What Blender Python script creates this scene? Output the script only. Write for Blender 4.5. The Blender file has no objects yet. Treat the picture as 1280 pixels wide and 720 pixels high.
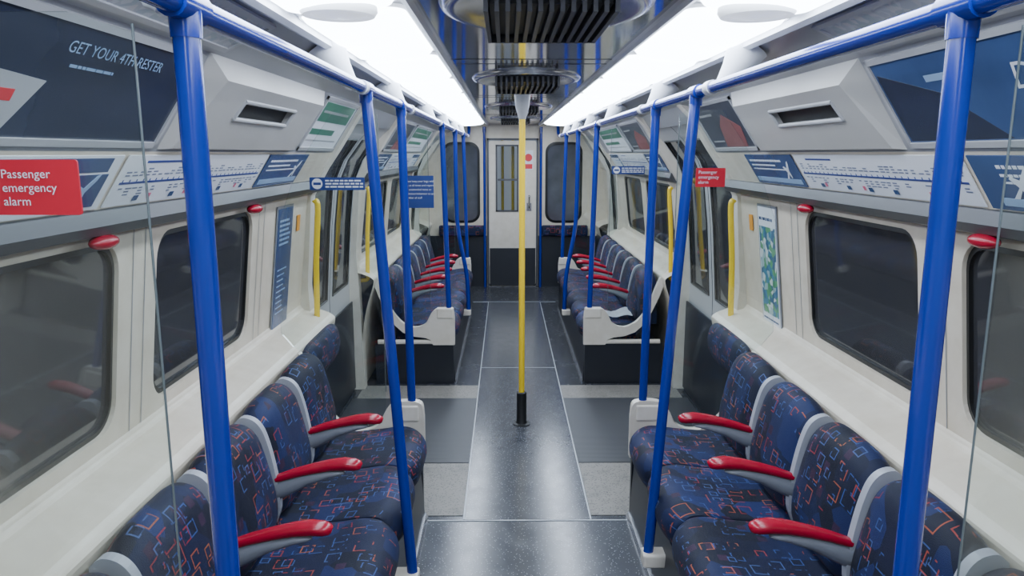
import bpy, bmesh, math, random
from mathutils import Vector, Matrix
random.seed(4)
scene = bpy.context.scene
C = scene.collection
V = Vector

# ------------------------------------------------------------------ materials
def nmat(name):
    m = bpy.data.materials.new(name); m.use_nodes = True
    nt = m.node_tree
    return m, nt, nt.nodes, nt.links, nt.nodes['Principled BSDF']

def mat(name, col, rough=.5, metal=0., var=.06, scale=6., bump=0., bscale=120., emis=None, es=0., spec=.5, rvar=0.):
    m, nt, N, L, b = nmat(name)
    tc = N.new('ShaderNodeTexCoord'); nz = N.new('ShaderNodeTexNoise')
    nz.inputs['Scale'].default_value = scale; nz.inputs['Detail'].default_value = 5
    L.new(tc.outputs['Object'], nz.inputs['Vector'])
    mx = N.new('ShaderNodeMix'); mx.data_type = 'RGBA'
    mx.inputs[6].default_value = tuple(c*(1-var) for c in col)+(1,)
    mx.inputs[7].default_value = tuple(min(1, c*(1+var)) for c in col)+(1,)
    L.new(nz.outputs['Fac'], mx.inputs[0]); L.new(mx.outputs[2], b.inputs['Base Color'])
    b.inputs['Roughness'].default_value = rough; b.inputs['Metallic'].default_value = metal
    b.inputs['Specular IOR Level'].default_value = spec
    if rvar:
        mr = N.new('ShaderNodeMapRange'); mr.inputs['To Min'].default_value = rough-rvar; mr.inputs['To Max'].default_value = rough+rvar
        L.new(nz.outputs['Fac'], mr.inputs['Value']); L.new(mr.outputs[0], b.inputs['Roughness'])
    if bump:
        n2 = N.new('ShaderNodeTexNoise'); n2.inputs['Scale'].default_value = bscale
        L.new(tc.outputs['Object'], n2.inputs['Vector'])
        bp = N.new('ShaderNodeBump'); bp.inputs['Strength'].default_value = bump; bp.inputs['Distance'].default_value = .01
        L.new(n2.outputs['Fac'], bp.inputs['Height']); L.new(bp.outputs[0], b.inputs['Normal'])
    if emis:
        b.inputs['Emission Color'].default_value = emis+(1,); b.inputs['Emission Strength'].default_value = es
    return m

def grimy(name, col, rough=.36):
    """painted panel with soft grime"""
    m, nt, N, L, b = nmat(name)
    tc = N.new('ShaderNodeTexCoord')
    n1 = N.new('ShaderNodeTexNoise'); n1.inputs['Scale'].default_value = 2.4; n1.inputs['Detail'].default_value = 9; n1.inputs['Roughness'].default_value = .7
    n2 = N.new('ShaderNodeTexNoise'); n2.inputs['Scale'].default_value = 14; n2.inputs['Detail'].default_value = 6
    L.new(tc.outputs['Object'], n1.inputs['Vector']); L.new(tc.outputs['Object'], n2.inputs['Vector'])
    r = N.new('ShaderNodeValToRGB'); e = r.color_ramp.elements
    e[0].position = .30; e[0].color = tuple(c*f for c, f in zip(col, (.80, .77, .72)))+(1,); e[1].position = .62; e[1].color = col+(1,)
    mx = N.new('ShaderNodeMix'); mx.data_type = 'FLOAT'; mx.inputs[0].default_value = .35
    L.new(n1.outputs['Fac'], mx.inputs[2]); L.new(n2.outputs['Fac'], mx.inputs[3]); L.new(mx.outputs[0], r.inputs[0])
    L.new(r.outputs[0], b.inputs['Base Color']); b.inputs['Roughness'].default_value = rough
    return m

def moquette():
    m, nt, N, L, b = nmat('moquette')
    uv = N.new('ShaderNodeUVMap'); uv.uv_map = 'UVMap'
    oi = N.new('ShaderNodeObjectInfo')
    mul = N.new('ShaderNodeMath'); mul.operation = 'MULTIPLY'; mul.inputs[1].default_value = 13.7
    L.new(oi.outputs['Random'], mul.inputs[0])
    add = N.new('ShaderNodeVectorMath'); add.operation = 'ADD'
    L.new(uv.outputs[0], add.inputs[0]); L.new(mul.outputs[0], add.inputs[1])
    def vor(scale, off, rnd=1.):
        mp = N.new('ShaderNodeMapping'); mp.inputs['Location'].default_value = (off, off*.7, 0)
        L.new(add.outputs[0], mp.inputs['Vector'])
        v = N.new('ShaderNodeTexVoronoi'); v.voronoi_dimensions = '2D'; v.distance = 'CHEBYCHEV'
        v.inputs['Scale'].default_value = scale; v.inputs['Randomness'].default_value = rnd
        L.new(mp.outputs[0], v.inputs['Vector'])
        return v
    def mth(op, a, bb, cc=None):
        n = N.new('ShaderNodeMath'); n.operation = op
        for i, x in enumerate((a, bb, cc)):
            if x is None: continue
            if isinstance(x, (int, float)): n.inputs[i].default_value = x
            else: L.new(x, n.inputs[i])
        return n.outputs[0]
    def mix(f, a, bb):
        n = N.new('ShaderNodeMix'); n.data_type = 'RGBA'
        L.new(f, n.inputs[0])
        for i, x in ((6, a), (7, bb)):
            if isinstance(x, tuple): n.inputs[i].default_value = x+(1,)
            else: L.new(x, n.inputs[i])
        return n.outputs[2]
    v0 = vor(10, 3.1)
    s0 = N.new('ShaderNodeSeparateColor'); L.new(v0.outputs['Color'], s0.inputs[0])
    base = mix(mth('MULTIPLY', s0.outputs[0], s0.outputs[1]), (.0018, .0035, .014), (.007, .020, .105))
    v3 = vor(14, 7.7); s3 = N.new('ShaderNodeSeparateColor'); L.new(v3.outputs['Color'], s3.inputs[0])
    f3 = mth('MULTIPLY', mth('LESS_THAN', v3.outputs['Distance'], .22), mth('GREATER_THAN', s3.outputs[0], .72))
    c = mix(f3, base, (.024, .008, .03))
    brk = N.new('ShaderNodeTexNoise'); brk.inputs['Scale'].default_value = 22; L.new(add.outputs[0], brk.inputs['Vector'])
    bk = mth('GREATER_THAN', brk.outputs['Fac'], .44)
    for sc, off, c1, c2, thr, eps in ((17, 1.3, (.02, .055, .20), (.06, .10, .24), .45, .034), (13.5, 5.2, (.24, .010, .026), (.30, .085, .03), .50, .028)):
        v = vor(sc, off); s = N.new('ShaderNodeSeparateColor'); L.new(v.outputs['Color'], s.inputs[0])
        r = mth('MULTIPLY_ADD', s.outputs[1], .22, .18)
        ln = mth('COMPARE', v.outputs['Distance'], r, eps)
        ln = mth('MULTIPLY', mth('MULTIPLY', ln, bk), mth('GREATER_THAN', s.outputs[0], thr))
        col = mix(s.outputs[2], c1, c2)
        c = mix(mth('MULTIPLY', ln, .85), c, col)
    L.new(c, b.inputs['Base Color'])
    b.inputs['Roughness'].default_value = .62
    b.inputs['Sheen Weight'].default_value = .02
    b.inputs['Specular IOR Level'].default_value = .3
    nz = N.new('ShaderNodeTexNoise'); nz.inputs['Scale'].default_value = 420; L.new(uv.outputs[0], nz.inputs['Vector'])
    n2 = N.new('ShaderNodeTexNoise'); n2.inputs['Scale'].default_value = 9; L.new(add.outputs[0], n2.inputs['Vector'])
    sm = mth('MULTIPLY_ADD', n2.outputs['Fac'], 2.2, nz.outputs['Fac'])
    bp = N.new('ShaderNodeBump'); bp.inputs['Strength'].default_value = .3; bp.inputs['Distance'].default_value = .006
    L.new(sm, bp.inputs['Height']); L.new(bp.outputs[0], b.inputs['Normal'])
    return m

def floor_mat(name, dark, light, rough, blotch=.15, dot=.17, scuff=None):
    m, nt, N, L, b = nmat(name)
    tc = N.new('ShaderNodeTexCoord')
    v = N.new('ShaderNodeTexVoronoi'); v.inputs['Scale'].default_value = 80
    L.new(tc.outputs['Object'], v.inputs['Vector'])
    lt = N.new('ShaderNodeMath'); lt.operation = 'LESS_THAN'; lt.inputs[1].default_value = dot
    L.new(v.outputs['Distance'], lt.inputs[0])
    nz = N.new('ShaderNodeTexNoise'); nz.inputs['Scale'].default_value = 9; nz.inputs['Detail'].default_value = 8; nz.inputs['Roughness'].default_value = .75
    L.new(tc.outputs['Object'], nz.inputs['Vector'])
    m1 = N.new('ShaderNodeMix'); m1.data_type = 'RGBA'
    m1.inputs[6].default_value = tuple(c*(1-blotch) for c in dark)+(1,); m1.inputs[7].default_value = tuple(c*(1+blotch) for c in dark)+(1,)
    L.new(nz.outputs['Fac'], m1.inputs[0])
    m2 = N.new('ShaderNodeMix'); m2.data_type = 'RGBA'; m2.inputs[7].default_value = light+(1,)
    L.new(m1.outputs[2], m2.inputs[6]); L.new(lt.outputs[0], m2.inputs[0])
    outc = m2.outputs[2]
    if scuff:       # dirt patches
        n3 = N.new('ShaderNodeTexNoise'); n3.inputs['Scale'].default_value = 5.5; n3.inputs['Detail'].default_value = 10; n3.inputs['Roughness'].default_value = .8
        L.new(tc.outputs['Object'], n3.inputs['Vector'])
        mp = N.new('ShaderNodeMapRange'); mp.inputs['From Min'].default_value = .52; mp.inputs['From Max'].default_value = .66; mp.inputs['To Max'].default_value = .75
        L.new(n3.outputs['Fac'], mp.inputs['Value'])
        m3 = N.new('ShaderNodeMix'); m3.data_type = 'RGBA'; m3.inputs[7].default_value = scuff+(1,)
        L.new(mp.outputs[0], m3.inputs[0]); L.new(outc, m3.inputs[6]); outc = m3.outputs[2]
    L.new(outc, b.inputs['Base Color'])
    mr = N.new('ShaderNodeMapRange'); mr.inputs['From Min'].default_value = .3; mr.inputs['From Max'].default_value = .7
    mr.inputs['To Min'].default_value = rough-.04; mr.inputs['To Max'].default_value = rough+.06
    L.new(nz.outputs['Fac'], mr.inputs['Value']); L.new(mr.outputs[0], b.inputs['Roughness'])
    return m

def ribbed_mat():
    m, nt, N, L, b = nmat('ribbed_mat')
    tc = N.new('ShaderNodeTexCoord'); w = N.new('ShaderNodeTexWave'); w.bands_direction = 'Y'; w.inputs['Scale'].default_value = 22
    L.new(tc.outputs['Object'], w.inputs['Vector'])
    cr = N.new('ShaderNodeMix'); cr.data_type = 'RGBA'; cr.inputs[6].default_value = (.026, .027, .031, 1); cr.inputs[7].default_value = (.052, .054, .06, 1)
    L.new(w.outputs['Fac'], cr.inputs[0]); L.new(cr.outputs[2], b.inputs['Base Color']); b.inputs['Roughness'].default_value = .4
    bp = N.new('ShaderNodeBump'); bp.inputs['Strength'].default_value = .25; bp.inputs['Distance'].default_value = .003
    L.new(w.outputs['Fac'], bp.inputs['Height']); L.new(bp.outputs[0], b.inputs['Normal'])
    return m

def cell_map(name, cols, scale):
    m, nt, N, L, b = nmat(name)
    tc = N.new('ShaderNodeTexCoord'); v = N.new('ShaderNodeTexVoronoi'); v.inputs['Scale'].default_value = scale
    L.new(tc.outputs['Object'], v.inputs['Vector'])
    s = N.new('ShaderNodeSeparateColor'); L.new(v.outputs['Color'], s.inputs[0])
    r = N.new('ShaderNodeValToRGB'); e = r.color_ramp.elements; r.color_ramp.interpolation = 'CONSTANT'
    e[0].color = cols[0][1]+(1,); e[1].position = cols[1][0]; e[1].color = cols[1][1]+(1,)
    for p, c in cols[2:]:
        q = e.new(p); q.color = c+(1,)
    L.new(s.outputs[0], r.inputs[0]); L.new(r.outputs[0], b.inputs['Base Color']); b.inputs['Roughness'].default_value = .35
    return m

def glass_mat(name, tint, gl=.10, rough=.02):
    m = bpy.data.materials.new(name); m.use_nodes = True
    nt = m.node_tree; N = nt.nodes; L = nt.links
    N.remove(N['Principled BSDF'])
    out = N['Material Output']
    tr = N.new('ShaderNodeBsdfTransparent'); tr.inputs[0].default_value = tint+(1,)
    g = N.new('ShaderNodeBsdfGlossy'); g.inputs['Roughness'].default_value = rough
    lw = N.new('ShaderNodeLayerWeight'); lw.inputs[0].default_value = .35
    mp = N.new('ShaderNodeMapRange'); mp.inputs['To Min'].default_value = gl*.4; mp.inputs['To Max'].default_value = gl*4
    L.new(lw.outputs['Fresnel'], mp.inputs['Value'])
    mx = N.new('ShaderNodeMixShader'); L.new(mp.outputs[0], mx.inputs[0]); L.new(tr.outputs[0], mx.inputs[1]); L.new(g.outputs[0], mx.inputs[2])
    L.new(mx.outputs[0], out.inputs[0])
    return m

M = {}
M['cream'] = grimy('cream_panel', (.66, .59, .49), .34)
M['cream2'] = grimy('cream_plastic', (.66, .61, .54), .38)
M['cove'] = mat('coving_grey', (.30, .30, .315), .28, .2, var=.1, scale=4)
M['white'] = mat('white_enamel', (.62, .63, .67), .35, var=.04)
M['coverglow'] = mat('added_glow_cover', (.75, .77, .8), .4, var=.02, emis=(.82, .9, 1.), es=1.0)  # glow added so ceiling covers and light frames look lit; not lamps
M['greypanel'] = mat('pale_grey_panel', (.38, .378, .39), .30, var=.08)
M['housing'] = mat('housing_plastic', (.44, .425, .405), .38, var=.08)
M['rail'] = mat('dark_grey_rail', (.05, .05, .057), .4)
M['dark'] = mat('dark_laminate', (.013, .015, .021), .4, var=.2)
M['black'] = mat('black_rubber', (.006, .006, .007), .5)
M['glassdark'] = mat('window_glass', (.036, .036, .040), .045, var=.35, scale=1.5, spec=.9)
M['glassend'] = mat('end_window_glass', (.085, .09, .105), .1, var=.5, scale=5, spec=.6)
M['blue'] = mat('blue_pole', (.005, .022, .235), .17, var=.05)
M['yellow'] = mat('yellow_pole', (.80, .54, .02), .2, var=.05)
M['red'] = mat('red_plastic', (.33, .003, .022), .22, var=.1)
M['armgrey'] = mat('arm_grey', (.20, .21, .24), .4)
M['divider'] = mat('divider_grey', (.33, .34, .38), .4)
M['steel'] = mat('brushed_steel', (.62, .63, .68), .18, .85, var=.12, rvar=.05)
M['ceilc'] = mat('gloss_metal_ceiling', (.50, .51, .57), .09, .85, var=.15, scale=4)
M['chrome'] = mat('chrome', (.6, .6, .62), .15, 1)
M['light'] = mat('light_diffuser', (.9, .93, 1), .5, emis=(.76, .87, 1.), es=17, var=.01)
M['signblue'] = mat('sign_blue', (.012, .035, .17), .35)
M['adblue'] = mat('ad_blue', (.035, .070, .17), .25, var=.4, scale=4)
M['adnavy'] = mat('ad_navy', (.022, .028, .052), .2, var=.5, scale=3)
M['adpale'] = mat('ad_pale', (.26, .38, .56), .35, var=.2)
M['adgreen'] = mat('ad_green', (.05, .18, .11), .35, var=.2)
M['addark'] = mat('ad_dark', (.05, .055, .07), .3, var=.5, scale=9)
M['paper'] = mat('paper_white', (.66, .67, .71), .45, var=.03)
M['ink'] = mat('ink_blue', (.02, .04, .20), .5)
M['inkgrey'] = mat('ink_grey', (.14, .16, .24), .5)
M['inkred'] = mat('ink_red', (.60, .03, .04), .5)
M['inkpink'] = mat('ink_pink', (.60, .12, .20), .5)
M['signred'] = mat('sign_red', (.48, .008, .025), .4, var=.03)
M['orange'] = mat('sticker_orange', (.75, .30, .03), .5)
M['skin'] = mat('ad_warm', (.22, .07, .07), .5, var=.3)
M['map'] = cell_map('printed_map', [(0, (.03, .12, .22)), (.25, (.10, .30, .14)), (.45, (.30, .42, .45)), (.62, (.05, .20, .30)), (.78, (.55, .60, .60)), (.9, (.06, .25, .12))], 34)
M['street'] = cell_map('street_map', [(0, (.36, .37, .40)), (.4, (.44, .45, .47)), (.6, (.32, .36, .38)), (.75, (.46, .44, .44)), (.9, (.29, .33, .37))], 55)
M['moq'] = moquette()
M['floor'] = floor_mat('floor_dark', (.032, .034, .040), (.13, .135, .15), .24, .2)
M['floorc'] = floor_mat('floor_centre', (.052, .055, .064), (.24, .25, .28), .19, .2, .19)
M['floorl'] = floor_mat('floor_light', (.20, .185, .165), (.08, .075, .07), .42, .4, .3, (.075, .07, .065))
M['line'] = mat('floor_strip', (.40, .42, .45), .4, .4)
M['rib'] = ribbed_mat()
M['glass'] = glass_mat('screen_glass', (.94, .975, .965), .07)
M['glassedge'] = mat('glass_edge', (.10, .12, .125), .2)
M['nextcarglow'] = mat('next_car_painted_glow', (.12, .13, .15), .6, emis=(.25, .28, .35), es=.7)  # dim emission stands in for light inside the next carriage

# ------------------------------------------------------------------ helpers
def B(): return bmesh.new()
def wl(o):
    v = V(o.location)
    while o.parent: o = o.parent; v += o.location
    return v
def obj(name, bm, mats, parent=None, smooth=False, recalc=True):
    if recalc: bmesh.ops.recalc_face_normals(bm, faces=bm.faces)
    if parent is not None: org = wl(parent)
    else:
        xs = [v.co for v in bm.verts]
        org = V(((min(v.x for v in xs)+max(v.x for v in xs))/2, (min(v.y for v in xs)+max(v.y for v in xs))/2, min(v.z for v in xs)))
    bmesh.ops.translate(bm, verts=bm.verts, vec=-org)
    me = bpy.data.meshes.new(name); bm.to_mesh(me); bm.free()
    for m in (mats if isinstance(mats, (list, tuple)) else [mats]): me.materials.append(m)
    if smooth:
        for p in me.polygons: p.use_smooth = True
        try: me.set_sharp_from_angle(angle=math.radians(50))
        except Exception: pass
    o = bpy.data.objects.new(name, me); C.objects.link(o)
    if parent is not None: o.parent = parent
    else: o.location = org
    return o
def tag(o, label, cat, group=None):
    o['label'] = label; o['category'] = cat
    if group: o['group'] = group
    return o
def thing(name, label, cat, loc, group=None):
    o = bpy.data.objects.new(name, None); C.objects.link(o); o.location = loc; o.empty_display_size = .1
    return tag(o, label, cat, group)
def struct(name, bm, m, parent=None, smooth=False):
    o = obj(name, bm, m, parent, smooth); 
    if parent is None: o['kind'] = 'structure'
    return o
def box(bm, x0, x1, y0, y1, z0, z1, bev=0):
    x0, x1 = sorted((x0, x1)); y0, y1 = sorted((y0, y1)); z0, z1 = sorted((z0, z1))
    vs = [bm.verts.new(p) for p in ((x0,y0,z0),(x1,y0,z0),(x1,y1,z0),(x0,y1,z0),(x0,y0,z1),(x1,y0,z1),(x1,y1,z1),(x0,y1,z1))]
    fs = [bm.faces.new([vs[i] for i in f]) for f in ((0,3,2,1),(4,5,6,7),(0,1,5,4),(1,2,6,5),(2,3,7,6),(3,0,4,7))]
    if bev:
        es = list({e for f in fs for e in f.edges})
        bmesh.ops.bevel(bm, geom=es, offset=bev, segments=3, profile=.5, affect='EDGES')
def tube(bm, pts, r, n=16, cap=True):
    pts = [V(p) for p in pts]; rings = []
    rr = r if isinstance(r, (list, tuple)) else [r]*len(pts)
    ref = V((0, 0, 1)); d0 = (pts[1]-pts[0]).normalized()
    if abs(d0.dot(ref)) > .9: ref = V((0, 1, 0))
    for i, p in enumerate(pts):
        a = pts[max(0, i-1)]; b = pts[min(len(pts)-1, i+1)]; d = (b-a).normalized()
        u = (ref - d*ref.dot(d)).normalized(); w = d.cross(u); ref = u
        rings.append([bm.verts.new(p+(u*math.cos(t)+w*math.sin(t))*rr[i]) for t in [2*math.pi*k/n for k in range(n)]])
    for A, Bq in zip(rings, rings[1:]):
        for k in range(n): bm.faces.new((A[k], A[(k+1) % n], Bq[(k+1) % n], Bq[k]))
    if cap: bm.faces.new(rings[0][::-1]); bm.faces.new(rings[-1])
def smoothpath(pts, n=8):
    pts = [V(p) for p in pts]; out = []
    P = [pts[0]*2-pts[1]]+pts+[pts[-1]*2-pts[-2]]
    for i in range(1, len(P)-2):
        for k in range(n):
            t = k/n; a, b, c, d = P[i-1], P[i], P[i+1], P[i+2]
            out.append(.5*((2*b)+(c-a)*t+(2*a-5*b+4*c-d)*t*t+(3*b-a-3*c+d)*t**3))
    out.append(pts[-1]); return out
def esweep(bm, s, pts, ws, hs, y, n=14):
    """ellipse section swept along (x,z) path at y"""
    rings = []
    for i, (x, z) in enumerate(pts):
        a = pts[max(0, i-1)]; b = pts[min(len(pts)-1, i+1)]
        d = V((b[0]-a[0], b[1]-a[1])).normalized(); nx, nz = -d.y, d.x
        rings.append([bm.verts.new((s*(x+nx*hs[i]*math.sin(t)), y+ws[i]*math.cos(t), z+nz*hs[i]*math.sin(t))) for t in [2*math.pi*k/n for k in range(n)]])
    for A, Bq in zip(rings, rings[1:]):
        for k in range(n): bm.faces.new((A[k], A[(k+1) % n], Bq[(k+1) % n], Bq[k]))
    bm.faces.new(rings[0]); bm.faces.new(rings[-1])
def prism(bm, s, prof, y0, y1):
    a = [bm.verts.new((s*x, y0, z)) for x, z in prof]; b = [bm.verts.new((s*x, y1, z)) for x, z in prof]
    bm.faces.new(a); bm.faces.new(b[::-1]); n = len(prof)
    for i in range(n): bm.faces.new((a[i], a[(i+1) % n], b[(i+1) % n], b[i]))
def loft(bm, s, prof, c, y0, y1, amp, ex=5, n=18):
    uvl = bm.loops.layers.uv.get('UVMap') or bm.loops.layers.uv.new('UVMap')
    arc = [0]
    m = len(prof)
    for i in range(1, m+1):
        a = prof[i-1]; b = prof[i % m]; arc.append(arc[-1]+math.hypot(a[0]-b[0], a[1]-b[1]))
    rings = []; ys = []
    for i in range(n+1):
        tt = math.sin(math.pi/2*(2*i/n-1)); k = 1-amp*abs(tt)**ex
        if i in (0, n): k -= .05
        y = (y0+y1)/2+(y1-y0)/2*tt; ys.append(y)
        rings.append([bm.verts.new((s*(c[0]+(x-c[0])*k), y, c[1]+(z-c[1])*k)) for x, z in prof])
    for i in range(n):
        for j in range(m):
            f = bm.faces.new((rings[i][j], rings[i][(j+1) % m], rings[i+1][(j+1) % m], rings[i+1][j]))
            for l, (u, v) in zip(f.loops, ((ys[i], arc[j]), (ys[i], arc[j+1]), (ys[i+1], arc[j+1]), (ys[i+1], arc[j]))): l[uvl].uv = (u, v)
    for r in (rings[0], rings[-1]):
        f = bm.faces.new(r)
        for l in f.loops: l[uvl].uv = (l.vert.co.x, l.vert.co.z)
def sm2(pts, n=4):
    return [(p.x, p.y) for p in smoothpath([V((a, b, 0)) for a, b in pts], n)]

class PL:
    def __init__(s, O, X, Y):
        s.O = V(O); s.X = V(X).normalized(); s.Y = V(Y).normalized(); s.N = s.X.cross(s.Y)
    def p(s, x, y, h=0): return s.O+s.X*x+s.Y*y+s.N*h
    def rect(s, bm, x0, y0, x1, y1, h0=0, h1=.002):
        a = [bm.verts.new(s.p(x, y, h0)) for x, y in ((x0,y0),(x1,y0),(x1,y1),(x0,y1))]
        b = [bm.verts.new(s.p(x, y, h1)) for x, y in ((x0,y0),(x1,y0),(x1,y1),(x0,y1))]
        bm.faces.new(a[::-1]); bm.faces.new(b)
        for i in range(4): bm.faces.new((a[i], a[(i+1) % 4], b[(i+1) % 4], b[i]))
    def poly(s, bm, pts, h0=0, h1=.002):
        a = [bm.verts.new(s.p(x, y, h0)) for x, y in pts]; b = [bm.verts.new(s.p(x, y, h1)) for x, y in pts]
        bm.faces.new(a[::-1]); bm.faces.new(b); n = len(pts)
        for i in range(n): bm.faces.new((a[i], a[(i+1) % n], b[(i+1) % n], b[i]))
    def disc(s, bm, x, y, r, h0=0, h1=.002, n=24, sy=1):
        s.poly(bm, [(x+r*math.cos(2*math.pi*k/n), y+r*sy*math.sin(2*math.pi*k/n)) for k in range(n)], h0, h1)
    def text(s, bm, body, size, x, y, h=.003, shear=0, spacing=1):
        cu = bpy.data.curves.new('t', 'FONT'); cu.body = body; cu.size = size; cu.shear = shear; cu.space_line = spacing; cu.resolution_u = 3
        o = bpy.data.objects.new('t', cu); C.objects.link(o); bpy.context.view_layer.update()
        me = bpy.data.meshes.new_from_object(o)
        vs = [bm.verts.new(s.p(x+v.co.x, y+v.co.y, h)) for v in me.vertices]
        for p in me.polygons:
            try: bm.faces.new([vs[i] for i in p.vertices])
            except Exception: pass
        bpy.data.objects.remove(o); bpy.data.curves.remove(cu); bpy.data.meshes.remove(me)
def rrect(x0, y0, x1, y1, r, n=6):
    out = []
    for cx, cy, a0 in ((x1-r, y1-r, 0), (x0+r, y1-r, 90), (x0+r, y0+r, 180), (x1-r, y0+r, 270)):
        for k in range(n+1):
            a = math.radians(a0+90*k/n); out.append((cx+r*math.cos(a), cy+r*math.sin(a)))
    return out

# ------------------------------------------------------------------ layout constants
YB, YE = -.7, 9.45
WB, WT = (1.205, .90), (1.135, 1.50)           # window band (x,z)
AD0, AD1 = (1.085, 1.57), (1.0, 1.70)
UP0, UP1 = (1.0, 1.71), (.84, 1.95)
CV1 = (.645, 2.04)
CEIL = 2.07
WIN = [(1.14, 1.98), (2.2, 3.05), (5.55, 6.6), (6.8, 7.8)]
DOORS = [(3.98, 5.18), (8.25, 8.95)]

# ------------------------------------------------------------------ floor
bm = B(); box(bm, -1.25, 1.25, YB, YE, -.05, 0)
struct('floor', bm, M['floor'])
bm = B(); box(bm, -.30, .30, 3.22, 8.4, 0, .002); struct('trim_1', bm, M['floorc'])
bm = B()
for x in (-.30, .30): box(bm, x-.0035, x+.0035, 3.22, 8.4, 0, .004)
box(bm, -.48, .48, 3.205, 3.213, 0, .004); box(bm, -.30, .30, 5.72, 5.725, 0, .004); box(bm, -.48, .48, 8.4, 8.41, 0, .004)
struct('trim_2', bm, M['line'])
n = 3
for s in (-1, 1):
    bm = B(); box(bm, s*.306, s*1.07, 3.26, 3.86, 0, .003); box(bm, s*.306, s*1.15, 4.97, 5.26, 0, .003); struct('trim_%d' % n, bm, M['floorl']); n += 1
    bm = B(); box(bm, s*.306, s*1.18, 3.865, 4.965, 0, .005); struct('trim_%d' % n, bm, M['rib']); n += 1
bm = B(); box(bm, -.47, .47, YB, 3.2, 0, .0015); struct('trim_%d' % n, bm, M['floorc']); n += 1

# ------------------------------------------------------------------ walls
def wmap(s, y, m, dep=0):        # m metres up the window band
    L_ = math.hypot(WT[0]-WB[0], WT[1]-WB[1]); k = m/L_
    nx, nz = (WT[1]-WB[1])/L_, -(WT[0]-WB[0])/L_
    return V((s*(WB[0]+(WT[0]-WB[0])*k+nx*dep), y, WB[1]+(WT[1]-WB[1])*k+nz*dep))
BL = math.hypot(WT[0]-WB[0], WT[1]-WB[1])
wn = 1
def strip(bm, s, prof, y0, y1):
    for (a, b) in zip(prof, prof[1:]):
        bm.faces.new([bm.verts.new(p) for p in ((s*a[0], y0, a[1]), (s*a[0], y1, a[1]), (s*b[0], y1, b[1]), (s*b[0], y0, b[1]))])
def hole_panel(bm, s, y0, y1, wins):
    edges = []
    def loop(pts):
        vs = [bm.verts.new(wmap(s, *p)) for p in pts]
        es = [bm.edges.new((vs[i], vs[(i+1) % len(vs)])) for i in range(len(vs))]
        edges.extend(es); return vs
    loop([(y0, 0), (y1, 0), (y1, BL), (y0, BL)])
    loops = []
    for a, b in wins: loops.append((loop(rrect(a, .04, b, BL-.03, .085)), a, b))
    bmesh.ops.triangle_fill(bm, use_beauty=True, use_dissolve=False, edges=edges)
    for vs, a, b in loops:
        o = [bm.verts.new(wmap(s, *p, .035)) for p in rrect(a, .04, b, BL-.03, .085)]
        k = len(vs)
        for i in range(k): bm.faces.new((vs[i], vs[(i+1) % k], o[(i+1) % k], o[i]))
lower = sm2([(1.15, 0), (1.14, .35), (1.10, .60), (1.045, .78), (1.055, .825), (1.12, .855), (1.185, .875), WB], 4)
top_prof = [WT, (1.10, 1.53), AD0, (1.0, 1.705), UP1, CV1, (.64, 2.045)]
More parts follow.
